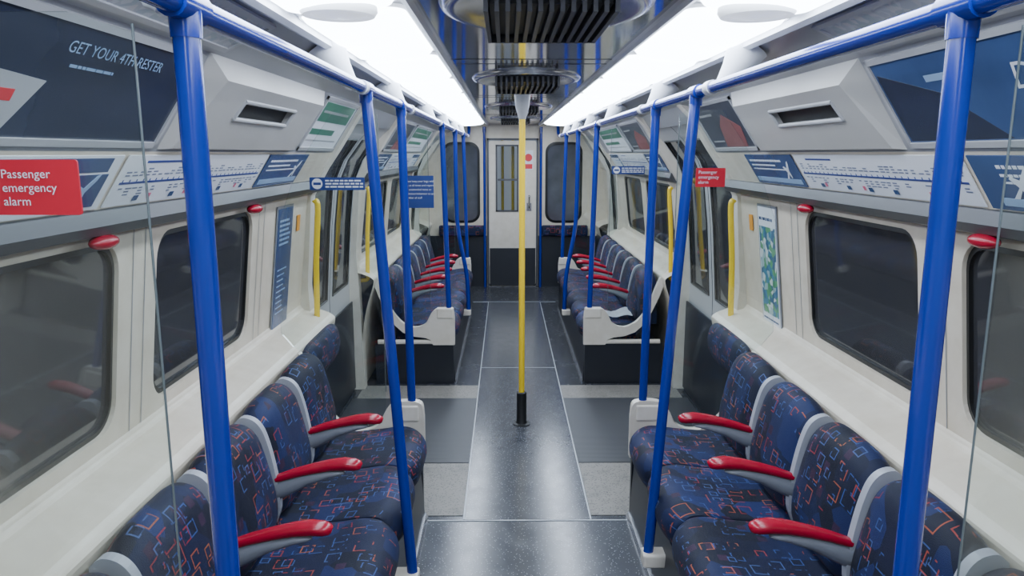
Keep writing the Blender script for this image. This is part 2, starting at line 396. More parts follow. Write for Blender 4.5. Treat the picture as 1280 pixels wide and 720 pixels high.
for s, nm in ((-1, 'wall_left'), (1, 'wall_right')):
    bm = B()
    for y0, y1 in ((YB, 3.98), (5.18, 8.25), (8.95, YE)):
        strip(bm, s, lower, y0, y1)
        hole_panel(bm, s, y0, y1, [w for w in WIN if w[0] > y0 and w[1] < y1])
    strip(bm, s, top_prof[0:4], YB, 3.98); strip(bm, s, top_prof[0:4], 5.18, 8.25); strip(bm, s, top_prof[0:4], 8.95, YE)
    bmesh.ops.remove_doubles(bm, verts=bm.verts, dist=.0005)
    o = struct(nm, bm, M['cream'])
    # grey coving above the adverts
    bm = B()
    for y0, y1 in ((YB, 3.98), (5.18, 8.25), (8.95, YE)): strip(bm, s, [(1.0, 1.705), UP1], y0, y1)
    for y0, y1 in DOORS: strip(bm, s, [(.90, 1.86), UP1], y0, y1)
    strip(bm, s, [UP1, CV1, (.64, 2.05)], YB, YE)
    bmesh.ops.remove_doubles(bm, verts=bm.verts, dist=.0005)
    struct('trim_%d' % n, bm, M['cove']); n += 1
    bm = B()
    for y in (1.06, 2.09, 3.16, 5.47, 6.70, 7.9):
        for sgn in (-1, 1):
            a = [wmap(s, y+sgn*.035-.002, 0, -.0015), wmap(s, y+sgn*.035+.002, 0, -.0015), wmap(s, y+sgn*.035+.002, BL, -.0015), wmap(s, y+sgn*.035-.002, BL, -.0015)]
            bm.faces.new([bm.verts.new(p) for p in a])
    struct('trim_%d' % n, bm, M['armgrey']); n += 1
    for a, b in WIN:
        bm = B()
        r0 = rrect(a+.001, .041, b-.001, BL-.031, .084); r1 = rrect(a+.018, .058, b-.018, BL-.048, .07)
        A0 = [bm.verts.new(wmap(s, *p, .012)) for p in r0]; A1 = [bm.verts.new(wmap(s, *p, .008)) for p in r1]; A2 = [bm.verts.new(wmap(s, *p, .03)) for p in r1]
        k = len(r0)
        for i in range(k):
            j = (i+1) % k
            bm.faces.new((A0[i], A0[j], A1[j], A1[i])); bm.faces.new((A1[i], A1[j], A2[j], A2[i]))
        f = struct('window_%d' % wn, bm, M['black']); wn += 1
        bm = B(); bm.faces.new([bm.verts.new(wmap(s, *p, .02)) for p in rrect(a+.015, .055, b-.015, BL-.045, .07)])
        obj('pane', bm, M['glassdark'], f)
    for y0, y1 in ((YB, 3.93), (5.23, 8.2)):
        bm = B(); prism(bm, s, [(1.12, 1.495), (1.075, 1.505), (1.055, 1.53), (1.065, 1.565), (1.10, 1.568), (1.13, 1.53)], y0, y1)
        struct('trim_%d' % n, bm, M['rail']); n += 1
    dn = 1
    for (d0, d1) in DOORS:
        leaves = [(d0, (d0+d1)/2-.006), ((d0+d1)/2+.006, d1)] if d1-d0 > 1 else [(d0, d1)]
        prof = [(1.21, 0), (1.22, .5), (1.215, .80), (1.20, 1.0), (1.18, 1.25), (1.15, 1.5), (1.08, 1.66), (.99, 1.78), (.93, 1.84), (.90, 1.865)]
        for a, b in leaves:
            bm = B(); strip(bm, s, prof[:3], a, b); strip(bm, s, prof[7:], a, b)
            strip(bm, s, prof[2:8], a, a+.07); strip(bm, s, prof[2:8], b-.07, b)
            bmesh.ops.remove_doubles(bm, verts=bm.verts, dist=.0005)
            dd = struct('door_%d' % (dn+(0 if s < 0 else 3)), bm, M['greypanel']); dn += 1
            bm = B(); strip(bm, s, [(x+.012, z) for x, z in prof[2:8]], a+.06, b-.06)
            bmesh.ops.remove_doubles(bm, verts=bm.verts, dist=.0005)
            obj('pane', bm, M['glassdark'], dd, smooth=True)
            bm = B()
            for yy in (a+.07, b-.07): tube(bm, [(s*(x-.002), yy, z) for x, z in prof[2:8]], .006, 6)
            tube(bm, [(s*1.213, a+.07, .8), (s*1.213, b-.07, .8)], .006, 6); tube(bm, [(s*.988, a+.07, 1.78), (s*.988, b-.07, 1.78)], .006, 6)
            obj('gasket', bm, M['black'], dd)
        for yy in (d0, d1):
            y0, y1 = (yy-.09, yy) if yy == d0 else (yy, yy+.09)
            bm = B()
            pr = [(1.13, 0), (1.15, .8), (1.16, 1.0), (1.12, 1.48), (1.04, 1.62), (.97, 1.72), (.86, 1.89), (.80, 1.95), (.88, 1.93), (1.0, 1.80), (1.12, 1.66), (1.22, 1.5), (1.23, .9), (1.23, 0)]
            prism(bm, s, pr, y0, y1); struct('trim_%d' % n, bm, M['cream2']); n += 1

for s in (-1, 1):
    for y0, y1 in ((3.27, 3.89), (8.0, 8.2), (9.0, YE)):
        bm = B(); prism(bm, s, [(1.06, 0), (1.06, .62), (1.09, .76), (1.16, .76), (1.16, 0)], y0, y1)
        struct('trim_%d' % n, bm, M['dark']); n += 1
    for (d0, d1) in DOORS:
        bm = B(); box(bm, s*1.195, s*1.205, d0+.01, d1-.01, .02, .66); struct('trim_%d' % n, bm, M['dark']); n += 1

# ------------------------------------------------------------------ ceiling
bm = B()
for (a, b, z0, z1) in ((-.64, -.33, 2.045, CEIL), (-.33, .33, CEIL, CEIL), (.33, .64, CEIL, 2.045)):
    bm.faces.new([bm.verts.new(p) for p in ((a, YB, z0), (a, YE, z0), (b, YE, z1), (b, YB, z1))])
bmesh.ops.remove_doubles(bm, verts=bm.verts, dist=.0005)
struct('ceiling', bm, M['white'])
bm = B(); box(bm, -.315, .315, YB, YE-.02, 2.058, 2.066); struct('trim_%d' % n, bm, M['ceilc']); n += 1
bm = B()
for y in (1.55, 2.95, 3.1, 4.75, 4.9, 7.0, 7.15): box(bm, -.315, .315, y-.002, y+.002, 2.0565, 2.059)
struct('trim_%d' % n, bm, M['rail']); n += 1
bm = B()
for s in (-1, 1):
    prism(bm, s, [(.31, 2.066), (.312, 2.046), (.325, 2.04), (.34, 2.046), (.345, 2.066)], YB, YE-.02)
    prism(bm, s, [(.632, 2.05), (.628, 2.02), (.645, 2.012), (.665, 2.02), (.67, 2.035)], YB, YE-.02)
struct('trim_%d' % n, bm, M['white']); n += 1
bm = B(); box(bm, -1.25, 1.25, YB-.04, YB, 0, 2.08); struct('wall_back', bm, M['greypanel'])

# lights
def zl(x): return CEIL-(abs(x)-.33)/(.31)*.025
near_words = ['behind the camera', 'first', 'second', 'third', 'fourth', 'fifth', 'sixth', 'seventh', 'eighth', 'ninth', 'tenth']
for s in (-1, 1):
    sd = 'left' if s < 0 else 'right'
    for i in range(11):
        y0 = .125-.8875+i*.8875; y1 = y0+.880
        if y0 < -.65: y0 = -.65
        y1 = min(y1, 9.3)
        t = thing('ceiling_light', 'glowing white ceiling light panel with rounded ends, %s in the %s row' % (near_words[i], sd), 'ceiling light', (s*.487, (y0+y1)/2, 2.03), 'ceiling light panels')
        X0, X1 = .348, .626
        def P(x, y, d): return V((s*x, y, zl(x)-d))
        bm = B(); R0 = min(.085, (y1-y0)/2-.002)
        out = rrect(X0, y0, X1, y1, R0, 8); inn = rrect(X0+.006, y0+.006, X1-.006, y1-.006, R0-.005, 8); k = len(out)
        a = [bm.verts.new(P(x, y, 0)) for x, y in out]; b = [bm.verts.new(P(x, y, .008)) for x, y in out]; c = [bm.verts.new(P(x, y, .008)) for x, y in inn]; d = [bm.verts.new(P(x, y, .004)) for x, y in inn]
        for q in range(k):
            j = (q+1) % k
            for u, w in ((a, b), (b, c), (c, d)): bm.faces.new((u[q], u[j], w[j], w[q]))
        obj('frame', bm, M['coverglow'], t)
        bm = B(); rings = []
        for f, dd in ((1, .006), (.93, .020), (.75, .028), (.4, .032)):
            w = (X1-X0)/2*(1-f)
            pts = rrect(X0+.006+w, y0+.006+w, X1-.006-w, y1-.006-w, max(.02, (R0-.006)*f), 8)
            rings.append([bm.verts.new(P(x, y, dd)) for x, y in pts])
        for A, Bq in zip(rings, rings[1:]):
            for q in range(k): bm.faces.new((A[q], A[(q+1) % k], Bq[(q+1) % k], Bq[q]))
        bm.faces.new(rings[-1])
        obj('diffuser', bm, M['light'], t, smooth=True)
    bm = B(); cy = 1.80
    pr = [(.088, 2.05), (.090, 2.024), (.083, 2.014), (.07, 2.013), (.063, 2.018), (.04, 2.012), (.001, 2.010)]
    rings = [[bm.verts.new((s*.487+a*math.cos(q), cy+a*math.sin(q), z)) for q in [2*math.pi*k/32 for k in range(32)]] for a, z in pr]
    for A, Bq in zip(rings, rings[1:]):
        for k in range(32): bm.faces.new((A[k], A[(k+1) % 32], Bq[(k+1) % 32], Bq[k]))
    tag(obj('ceiling_disc', bm, M['coverglow'], smooth=True), 'round white ceiling cover between the nearest lights of the %s row' % sd, 'ceiling fitting', 'round ceiling covers')  # plain cover, its brightness comes from emission in the material

# vents
for i, yf in enumerate((2.12, 3.9, 6.05, 8.0)):
    y0 = yf-.46; cy = yf-.22
    t = thing('ceiling_vent', 'black slatted vent in a steel dish on the ceiling centre line, %s' % ('nearest the camera', 'second from the camera', 'third from the camera', 'farthest')[i], 'ceiling vent', (0, cy, 2.0), 'ceiling vents')
    bm = B()
    pr = [(.262, .36, 2.058), (.256, .35, 2.048), (.24, .335, 2.042), (.222, .32, 2.043), (.20, .29, 2.052), (.15, .25, 2.056)]
    rings = [[bm.verts.new((a*math.cos(q), cy+b*math.sin(q), z)) for q in [2*math.pi*k/48 for k in range(48)]] for a, b, z in pr]
    for A, Bq in zip(rings, rings[1:]):
        for k in range(48): bm.faces.new((A[k], A[(k+1) % 48], Bq[(k+1) % 48], Bq[k]))
    obj('dish', bm, M['steel'], t, smooth=True)
    bm = B(); box(bm, -.135, .135, y0+.02, yf-.02, 2.02, 2.057); obj('grille_box', bm, M['black'], t)
    bm = B()
    for k in range(13):
        x = -.142+.284*k/12; box(bm, x-.005, x+.005, y0, yf, 2.0, 2.057)
    box(bm, -.147, .147, y0, y0+.008, 2.045, 2.058); box(bm, -.147, .147, yf-.008, yf, 2.0, 2.058)
    obj('slats', bm, M['rail'], t)

# ------------------------------------------------------------------ end bulkhead
bm = B()
outer = [(-1.23, 0), (1.23, 0), (1.22, .9), (1.14, 1.5), (1.0, 1.71), (.84, 1.95), (.64, 2.05), (.33, 2.075), (-.33, 2.075), (-.64, 2.05), (-.84, 1.95), (-1.0, 1.71), (-1.14, 1.5), (-1.22, .9)]
holes = [rrect(-.32, .001, .30, 1.87, .02, 2), rrect(-.88, .84, -.44, 1.83, .12), rrect(.42, .84, .86, 1.83, .12)]
es = []
for lp in [outer]+holes:
    vs = [bm.verts.new((x, YE, z)) for x, z in lp]; es += [bm.edges.new((vs[i], vs[(i+1) % len(vs)])) for i in range(len(vs))]
bmesh.ops.triangle_fill(bm, use_beauty=True, use_dissolve=False, edges=es)
struct('wall_end', bm, M['cream'])
for i, (x0, x1) in enumerate(((-.88, -.44), (.42, .86))):
    bm = B(); pl = PL((0, YE, 0), (1, 0, 0), (0, 0, 1))
    o0 = rrect(x0-.015, .825, x1+.015, 1.845, .13); i0 = rrect(x0+.015, .855, x1-.015, 1.815, .11); k = len(o0)
    a = [bm.verts.new(pl.p(x, y, .004)) for x, y in o0]; b = [bm.verts.new(pl.p(x, y, .012)) for x, y in i0]; c = [bm.verts.new(pl.p(x, y, -.02)) for x, y in i0]
    for q in range(k):
        j = (q+1) % k; bm.faces.new((a[q], a[j], b[j], b[q])); bm.faces.new((b[q], b[j], c[j], c[q]))
    f = struct('window_%d' % wn, bm, M['black']); wn += 1
    bm = B(); bm.faces.new([bm.verts.new(pl.p(x, y, -.012)) for x, y in rrect(x0, .84, x1, 1.83, .12)]); obj('pane', bm, M['glassend'], f)
pl = PL((0, YE, 0), (1, 0, 0), (0, 0, 1))
bm = B(); es = []
for lp in [rrect(-.31, .012, .29, 1.86, .03, 3), rrect(-.22, .98, .06, 1.80, .05)]:
    vs = [bm.verts.new((x, YE-.01, z)) for x, z in lp]; es += [bm.edges.new((vs[i], vs[(i+1) % len(vs)])) for i in range(len(vs))]
bmesh.ops.triangle_fill(bm, use_beauty=True, use_dissolve=False, edges=es)
dd = struct('door_9', bm, M['cream2'])
bm = B(); pl.rect(bm, -.225, .975, .065, 1.805, .002, .006); obj('pane', bm, M['glass'], dd)
bm = B()
for r in ((-.225, .97, -.205, 1.81), (.045, .97, .065, 1.81), (-.225, .97, .065, .99), (-.225, 1.79, .065, 1.81), (-.20, 1.36, .045, 1.385)): pl.rect(bm, *r, .011, .02)
obj('window_frame', bm, M['rail'], dd)
bm = B(); tube(bm, smoothpath([(.20, YE-.012, 1.02), (.20, YE-.05, 1.03), (.20, YE-.05, 1.16), (.20, YE-.012, 1.17)]), .012, 8); pl.rect(bm, .17, .98, .23, 1.08, .01, .016); obj('handle', bm, M['chrome'], dd)
bm = B(); pl.rect(bm, .13, 1.50, .25, 1.74, .011, .014); obj('notice', bm, M['paper'], dd)
bm = B(); pl.disc(bm, .19, 1.65, .048, .014, .017); pl.rect(bm, .14, 1.51, .24, 1.57, .014, .016); obj('red_mark', bm, M['inkred'], dd)
bm = B(); 
for r in ((-.335, 0, -.312, 1.89), (.292, 0, .315, 1.89), (-.335, 1.865, .315, 1.89)): pl.rect(bm, *r, .0, .03)
struct('trim_%d' % n, bm, M['rail']); n += 1
bm = B(); box(bm, -1.16, -.34, YE-.03, YE, 0, .66); box(bm, .32, 1.16, YE-.03, YE, 0, .66); struct('trim_%d' % n, bm, M['dark']); n += 1
bm = B(); box(bm, -.305, .285, YE-.016, YE-.0105, .015, .50); obj('kick_plate', bm, M['dark'], dd)
bm = B(); box(bm, -.8, .8, 11.2, 11.24, 0, 2.1); struct('wall_beyond', bm, M['nextcarglow'])  # backing wall that glows by itself in place of next-car lighting
for x in (-.14, .0):
    bm = B(); tube(bm, [(x, 10.1, 0), (x, 10.1, 2.05)], .02, 10)
    tag(obj('grab_pole', bm, M['yellow'], smooth=True), 'yellow pole seen through the end door window, %s of two' % ('left' if x < 0 else 'right'), 'pole', 'poles in the next carriage')

# ------------------------------------------------------------------ seats
P_ = .435
cush = sm2([(.93, .40), (.92, .445), (.80, .450), (.66, .463), (.56, .476), (.50, .467), (.462, .432), (.453, .385), (.473, .335), (.52, .315)], 4)+[(.75, .31), (.93, .31)]
back = sm2([(.90, .43), (.862, .48), (.858, .56), (.876, .66), (.895, .74), (.915, .80), (.945, .835), (.985, .845), (1.015, .82), (1.03, .76)], 4)+[(1.035, .60), (1.035, .43)]
divp = sm2([(.895, .44), (.874, .50), (.876, .58), (.891, .68), (.907, .75), (.924, .795), (.950, .822), (.985, .830), (1.012, .81)], 3)+[(1.02, .7), (.99, .44)]
def make_seat(s, y0):
    t = thing('passenger_seat', 'x', 'seat', (s*.75, y0+P_/2, .31))
    bm = B(); loft(bm, s, cush, (.80, .36), y0+.003, y0+P_-.003, .12, 4); obj('cushion', bm, M['moq'], t, smooth=True)
    bm = B(); loft(bm, s, back, (1.03, .50), y0+.016, y0+P_-.016, .15, 4); obj('backrest', bm, M['moq'], t, smooth=True)
    ya = y0+P_
    bm = B(); prism(bm, s, divp, ya-.0145, ya+.0145); dv = obj('divider', bm, M['divider'], t)
    thing_arm(s, ya, t)
    return t
def thing_arm(s, ya, t):
    bm = B()
    pts = [(.592, .652), (.598, .654), (.615, .657), (.65, .66), (.70, .655), (.76, .643), (.82, .628), (.87, .612), (.885, .606)]
    esweep(bm, s, pts, [.012, .021, .028, .029, .027, .025, .023, .021, .018], [.009, .015, .020, .022, .020, .018, .016, .014, .012], ya)
    ar = obj('armrest', bm, M['red'], t, smooth=True)
    bm = B()
    pts = [(.65, .630), (.66, .630), (.70, .626), (.78, .606), (.86, .574), (.905, .56)]
    esweep(bm, s, pts, [.010, .018, .021, .021, .02, .02], [.004, .008, .015, .022, .032, .036], ya)
    obj('support', bm, M['armgrey'], ar, smooth=True)
    return ar
def copy_tree(o, parent, skip=()):
    c = o.copy(); C.objects.link(c); c.parent = parent
    for ch in [q for q in o.children if q.name.split('.')[0] not in skip]: copy_tree(ch, c, skip)
    return c
ordw = ['nearest', 'second', 'third', 'fourth', 'fifth', 'sixth']
proto = {}
for s in (-1, 1):
    sd = 'left' if s < 0 else 'right'
    for bay, (ys, cnt) in enumerate(((1.06, 5), (5.37, 6))):
        for i in range(cnt):
            y0 = ys+i*P_
            if s not in proto:
                proto[s] = o = make_seat(s, y0)
            else:
                o = copy_tree(proto[s], None, ('divider', 'armrest', 'support') if i == cnt-1 else ())
                o.location = (s*.75, y0+P_/2, .31)
            row = '%s %s row' % ('front' if bay == 0 else 'far', sd)
            o['label'] = 'blue patterned seat, %s from the camera in the %s' % ('farthest' if i == cnt-1 else ('nearest' if i == 0 else ordw[i]), row)
            if i == 0: o['label'] = 'blue patterned seat nearest to the camera in the %s' % row
            o['group'] = 'seats of the '+row
        y1 = ys+cnt*P_
        t = thing('seat_plinth', 'dark boxed plinth under the %s seats on the %s of the aisle' % ('front' if bay == 0 else 'far', sd), 'seat base', (s*.75, (ys+y1)/2, 0))
        bm = B(); prism(bm, s, [(.482, .003), (.50, .30), (.53, .308), (1.04, .308), (1.04, .003)], ys, y1); obj('body', bm, M['dark'], t)
        bm = B(); prism(bm, s, [(.468, .002), (.468, .012), (.476, .03), (.484, .03), (.484, .002)], ys, y1); obj('kick_strip', bm, M['steel'], t)

# ------------------------------------------------------------------ end screens
def screen(s, y, label, edge=.655):
    t = thing('draught_screen', label, 'glass screen', (s*.8, y, 0), 'glass draught screens')
    bm = B(); prism(bm, s, [(.49, .003), (.49, .31), (1.07, .31), (1.07, .003)], y-.015, y+.015); obj('base_panel', bm, M['dark'], t)
    # one smooth cream moulding: raised at the aisle, dipping, then sweeping up to the wall
    topc = sm2([(.478, .50), (.49, .565), (.55, .578), (.615, .57), (.655, .53), (.69, .465), (.76, .435), (.84, .455), (.91, .52), (.965, .62), (1.0, .72), (1.035, .80), (1.06, .81)], 4)
    botc = [(1.062, .75), (1.03, .66), (.98, .55), (.93, .46), (.86, .395), (.78, .365), (.70, .355), (.66, .34), (.64, .30), (.478, .30)]
    bm = B(); 
    poly = topc+botc
    va = [bm.verts.new((s*x, y-.022, z)) for x, z in poly]; vb = [bm.verts.new((s*x, y+.022, z)) for x, z in poly]; k = len(poly)
    fa = bm.faces.new(va); fb = bm.faces.new(vb[::-1])
    for i in range(k): bm.faces.new((va[i], va[(i+1) % k], vb[(i+1) % k], vb[i]))
    bmesh.ops.triangulate(bm, faces=[fa, fb], ngon_method='EAR_CLIP')
    tube(bm, [(s*.60, y, .318), (s*1.05, y, .318)], .020, 10)
    obj('cream_trim', bm, M['cream2'], t)
    bm = B(); prism(bm, s, [(edge, .60 if edge < .65 else .33), (edge, 1.86), (.68, 1.885), (.84, 1.885), (.97, 1.70), (1.04, 1.56), (1.10, 1.4), (1.12, .9), (1.04, .80), (1.04, .33), (.70, .33)], y-.004, y+.004); obj('glass', bm, M['glass'], t)
    bm = B(); tube(bm, [(s*(edge-.002), y, .62), (s*(edge-.002), y, 1.87)], .0017, 6); obj('glass_edge', bm, M['glassedge'], t)
    return t
for s in (-1, 1):
    sd = 'left' if s < 0 else 'right'
    for k, (y, w) in enumerate(((1.03, 'nearest clear glass screen at the photo edge'), (3.26, 'clear glass screen at the far end of the front seats'), (5.33, 'clear glass screen with low cream frame before the far seats'), (8.0, 'clear glass screen beyond the last far seat'))):
        screen(s, y, w+', '+sd+' of the aisle', .598 if k == 0 else .655)

def sign(name, label, cat, x0, x1, z0, z1, y, bg, draw):
    t = thing(name, label, cat, ((x0+x1)/2, y, z0))
    pl = PL((x0, y, z0), (1, 0, 0), (0, 0, 1)); w = x1-x0; h = z1-z0
    bm = B(); pl.poly(bm, rrect(0, 0, w, h, .004, 3), 0, .003); obj('plate', bm, bg, t)
    bm = B(); draw(pl, bm, w, h, t)
    return t
def red_draw(pl, bm, w, h, t):
    pl.text(bm, 'Passenger\nemergency\nalarm', h*.225, w*.115, h*.67, .0045, 0, 1.1); obj('lettering', bm, M['paper'], t)
sign('alarm_sign', 'large red Passenger emergency alarm sign on the near left glass screen', 'sign', -.800, -.682, 1.617, 1.692, 1.022, M['signred'], red_draw)
def red_draw2(pl, bm, w, h, t):
    pl.text(bm, 'Passenger\nemergency\nalarm', h*.25, w*.08, h*.70, .0045, 0, 1.05); obj('lettering', bm, M['paper'], t)
sign('alarm_sign', 'small red Passenger emergency alarm sign on the right glass screen', 'sign', .733, .862, 1.556, 1.638, 3.252, M['signred'], red_draw2)
def blue_draw(pl, bm, w, h, t):
    pl.disc(bm, h*.6, h*.5, h*.42, .003, .0045)
    obj('white_disc', bm, M['paper'], t)
    b2 = B()
    for r in range(3):
        x = h*1.25
        while x < w*.95:
            l = random.uniform(.012, .03); pl.rect(b2, x, h*(.68-.24*r), min(w*.97, x+l), h*(.80-.24*r), .003, .0042); x += l+.005
    obj('small_print', b2, M['paper'], t)
    b3 = B(); pl.rect(b3, h*.3, h*.40, h*.9, h*.60, .0045, .0055); obj('disc_bar', b3, M['signblue'], t)
sign('notice_sign', 'narrow blue notice strip with white disc on the left glass screen', 'sign', -.955, -.715, 1.543, 1.598, 3.252, M['signblue'], blue_draw)
sign('notice_sign', 'narrow blue notice strip with white disc on the right far glass screen', 'sign', .66, .895, 1.555, 1.612, 5.322, M['signblue'], blue_draw)
def text_draw(pl, bm, w, h, t):
    pl.text(bm, 'Please keep your bags with\nyou at all times and report\nany unattended items or\nsuspicious behaviour to any\nmember of staff', h*.085, w*.05, h*.80, .0045, 0, 1.5); obj('lettering', bm, M['paper'], t)
sign('notice_sign', 'square blue notice with white lines of writing on far left glass screen', 'sign', -.835, -.615, 1.315, 1.545, 5.322, M['signblue'], text_draw)

# ------------------------------------------------------------------ rails and poles
RX, RZ = .55, 1.905
for s in (-1, 1):
    sd = 'left' if s < 0 else 'right'
    t = thing('overhead_rail', 'long blue overhead grab rail running the length of the car, %s side' % sd, 'grab rail', (s*RX, 4.5, RZ))
    bm = B(); tube(bm, [(s*RX, -.3, RZ), (s*RX, 1, RZ), (s*RX, 4, RZ), (s*RX, 8.2, RZ)]+smoothpath([(s*RX, 8.9, RZ), (s*RX, 9.2, RZ+.02), (s*RX, 9.3, RZ+.14)], 5), .0185, 16); obj('rail', bm, M['blue'], t, smooth=True)
    for y in (1.09, 2.40, 3.58, 5.1, 6.4, 7.7, 8.8):
        bm = B()
        tube(bm, [(s*.575, y, RZ-.0), (s*.592, y, 1.925), (s*.618, y, 1.96), (s*.645, y, 2.0), (s*.66, y, 2.028)], [.018, .025, .038, .056, .066], 20)
        tube(bm, [(s*RX, y-.025, RZ), (s*RX, y+.025, RZ)], .0225, 16)
        tube(bm, [(s*RX, y, RZ), (s*.60, y, RZ+.012)], .018, 10)
        obj('bracket', bm, M['white'], t, smooth=True)
def pole(s, pts, label, foot=None):
    t = thing('grab_pole', label, 'pole', V((s*pts[0][0], pts[0][1], pts[0][2])), 'blue vertical grab poles')
    bm = B(); tube(bm, [(s*x, y, z) for x, y, z in pts], .019, 16); obj('pole', bm, M['blue'], t, smooth=True)
    x, y, z = pts[-1]
    bm = B(); tube(bm, [(s*x, y, z-.045), (s*x, y, z-.02), (s*x, y, z)], [.0215, .0225, .0225], 16); tube(bm, [(s*x, y-.045, z), (s*x, y+.045, z)], .0235, 16)
    obj('tee_joint', bm, M['blue'], t, smooth=True)
    if foot:
        x, y, z = pts[0]
        bm = B()
        if foot == 'side': box(bm, s*(x-.022), s*(x+.07), y-.035, y+.035, z-.03, z+.025, .01)
        else: box(bm, s*(x-.035), s*(x+.09), y-.028, y+.028, z-.05, z+.03, .01)
        obj('foot_bracket', bm, M['cream2'], t, smooth=False)
    return t
for s in (-1, 1):
    sd = 'left' if s < 0 else 'right'
    pole(s, [(.545, 1.08, .55), (.55, 1.09, RZ)], 'nearest and thickest looking blue vertical pole, %s of the aisle' % sd, 'top')
    yy = 2.45 if s < 0 else 2.58
    pole(s, [(.435, yy-.03, .20), (.55, yy, RZ)], 'blue pole beside the middle of the front seats, %s of the aisle' % sd, 'side')
    pole(s, [(.535, 3.26, .53), (.55, 3.26, RZ)], 'blue pole at the far end of the front seats, %s of the aisle' % sd, 'top')
    pole(s, [(.52, 5.33, .55), (.55, 5.33, RZ)], 'blue pole at the near end of the far seats, %s of the aisle' % sd, 'top')
    pole(s, smoothpath([(.445, 6.7, .25), (.46, 6.7, .6), (.53, 6.7, 1.0), (.545, 6.7, 1.3), (.55, 6.7, RZ)]), 'bent blue pole beside the middle of the far seats, %s of the aisle' % sd, 'side')
    pole(s, smoothpath([(.52, 8.0, .55), (.53, 8.0, 1.0), (.55, 8.0, RZ)]), 'blue pole at the far end of the far seats, %s of the aisle' % sd, 'top')
    bm = B(); tube(bm, [(s*.355-.01, 9.36, .003), (s*.355-.01, 9.36, 1.97)], .016, 12); tube(bm, [(s*.355-.01, 9.36, 1.965), (s*.355-.01, 9.36, 2.03)], .02, 12)
    tag(obj('grab_pole', bm, M['blue'], smooth=True), 'slim blue pole just %s of the end door' % sd, 'pole', 'blue vertical grab poles')
t = thing('centre_pole', 'yellow floor to ceiling pole standing alone in the aisle', 'pole', (0, 4.47, 0))
bm = B(); tube(bm, [(0, 4.47, .2), (0, 4.47, 1.95)], .0185, 20); obj('pole', bm, M['yellow'], t, smooth=True)
bm = B(); tube(bm, [(0, 4.47, .002), (0, 4.47, .008), (0, 4.47, .012), (0, 4.47, .022), (0, 4.47, .21), (0, 4.47, .215)], [.056, .055, .036, .0315, .0305, .024], 24); obj('black_foot', bm, M['black'], t, smooth=True)
bm = B(); tube(bm, [(0, 4.47, 1.90), (0, 4.47, 1.925), (0, 4.47, 1.97), (0, 4.47, 2.035), (0, 4.47, 2.058)], [.021, .028, .040, .048, .05], 24); obj('top_cup', bm, M['greypanel'], t, smooth=True)

for s in (-1, 1):
    sd = 'left' if s < 0 else 'right'
    for y, w in ((3.84, 'near'), (5.30, 'far')):
        bm = B(); X = 1.105
        tube(bm, smoothpath([(s*(X+.05), y, .79), (s*(X+.005), y, .80), (s*X, y, .85), (s*(X-.01), y, 1.15), (s*(X-.03), y, 1.42), (s*(X-.015), y, 1.465)], 6), .0155, 12)
        tag(obj('door_grab_bar', bm, M['yellow'], smooth=True), 'yellow upright grab bar on the %s side of the %s doors' % (w, sd), 'grab bar', 'yellow door grab bars')
for s in (-1, 1):
    sd = 'left' if s < 0 else 'right'
    pp = sm2([(1.05, .60), (1.02, .61), (.99, .66), (.985, .73), (1.0, .79), (1.025, .815), (1.05, .81)], 4)+[(1.055, .78), (1.055, .62)]
    bm = B(); loft(bm, s, pp, (1.055, .70), 3.30, 3.88, .18, 6)
    tag(obj('perch_pad', bm, M['moq'], smooth=True), 'blue patterned leaning pad on the wall before the %s doors' % sd, 'seat pad', 'leaning pads')
    bm = B()
    x0, x1 = (.36, .95)
    uvl = bm.loops.layers.uv.new('UVMap')
    box(bm, s*x0, s*x1, YE-.085, YE-.032, .66, .80, .02)
    for f in bm.faces:
        for l in f.loops: l[uvl].uv = (l.vert.co.x, l.vert.co.z)
    tag(obj('perch_pad', bm, M['moq'], smooth=True), 'blue patterned leaning pad under the end window %s of the end door' % sd, 'seat pad', 'leaning pads')

for s in (-1, 1):
    sd = 'left' if s < 0 else 'right'
    for y, w in ((1.80, 'nearer'), (2.90, 'farther')):
        bm = B()
        bmesh.ops.create_uvsphere(bm, u_segments=20, v_segments=12, radius=1)
        for v in bm.verts: v.co = V((s*1.082+v.co.x*.026, y+v.co.y*.055, 1.487+v.co.z*.019))
        tag(obj('emergency_pull', bm, M['red'], smooth=True), 'red oval emergency pull under the grey ledge, %s one on the %s wall' % (w, sd), 'emergency pull', 'red emergency pulls')

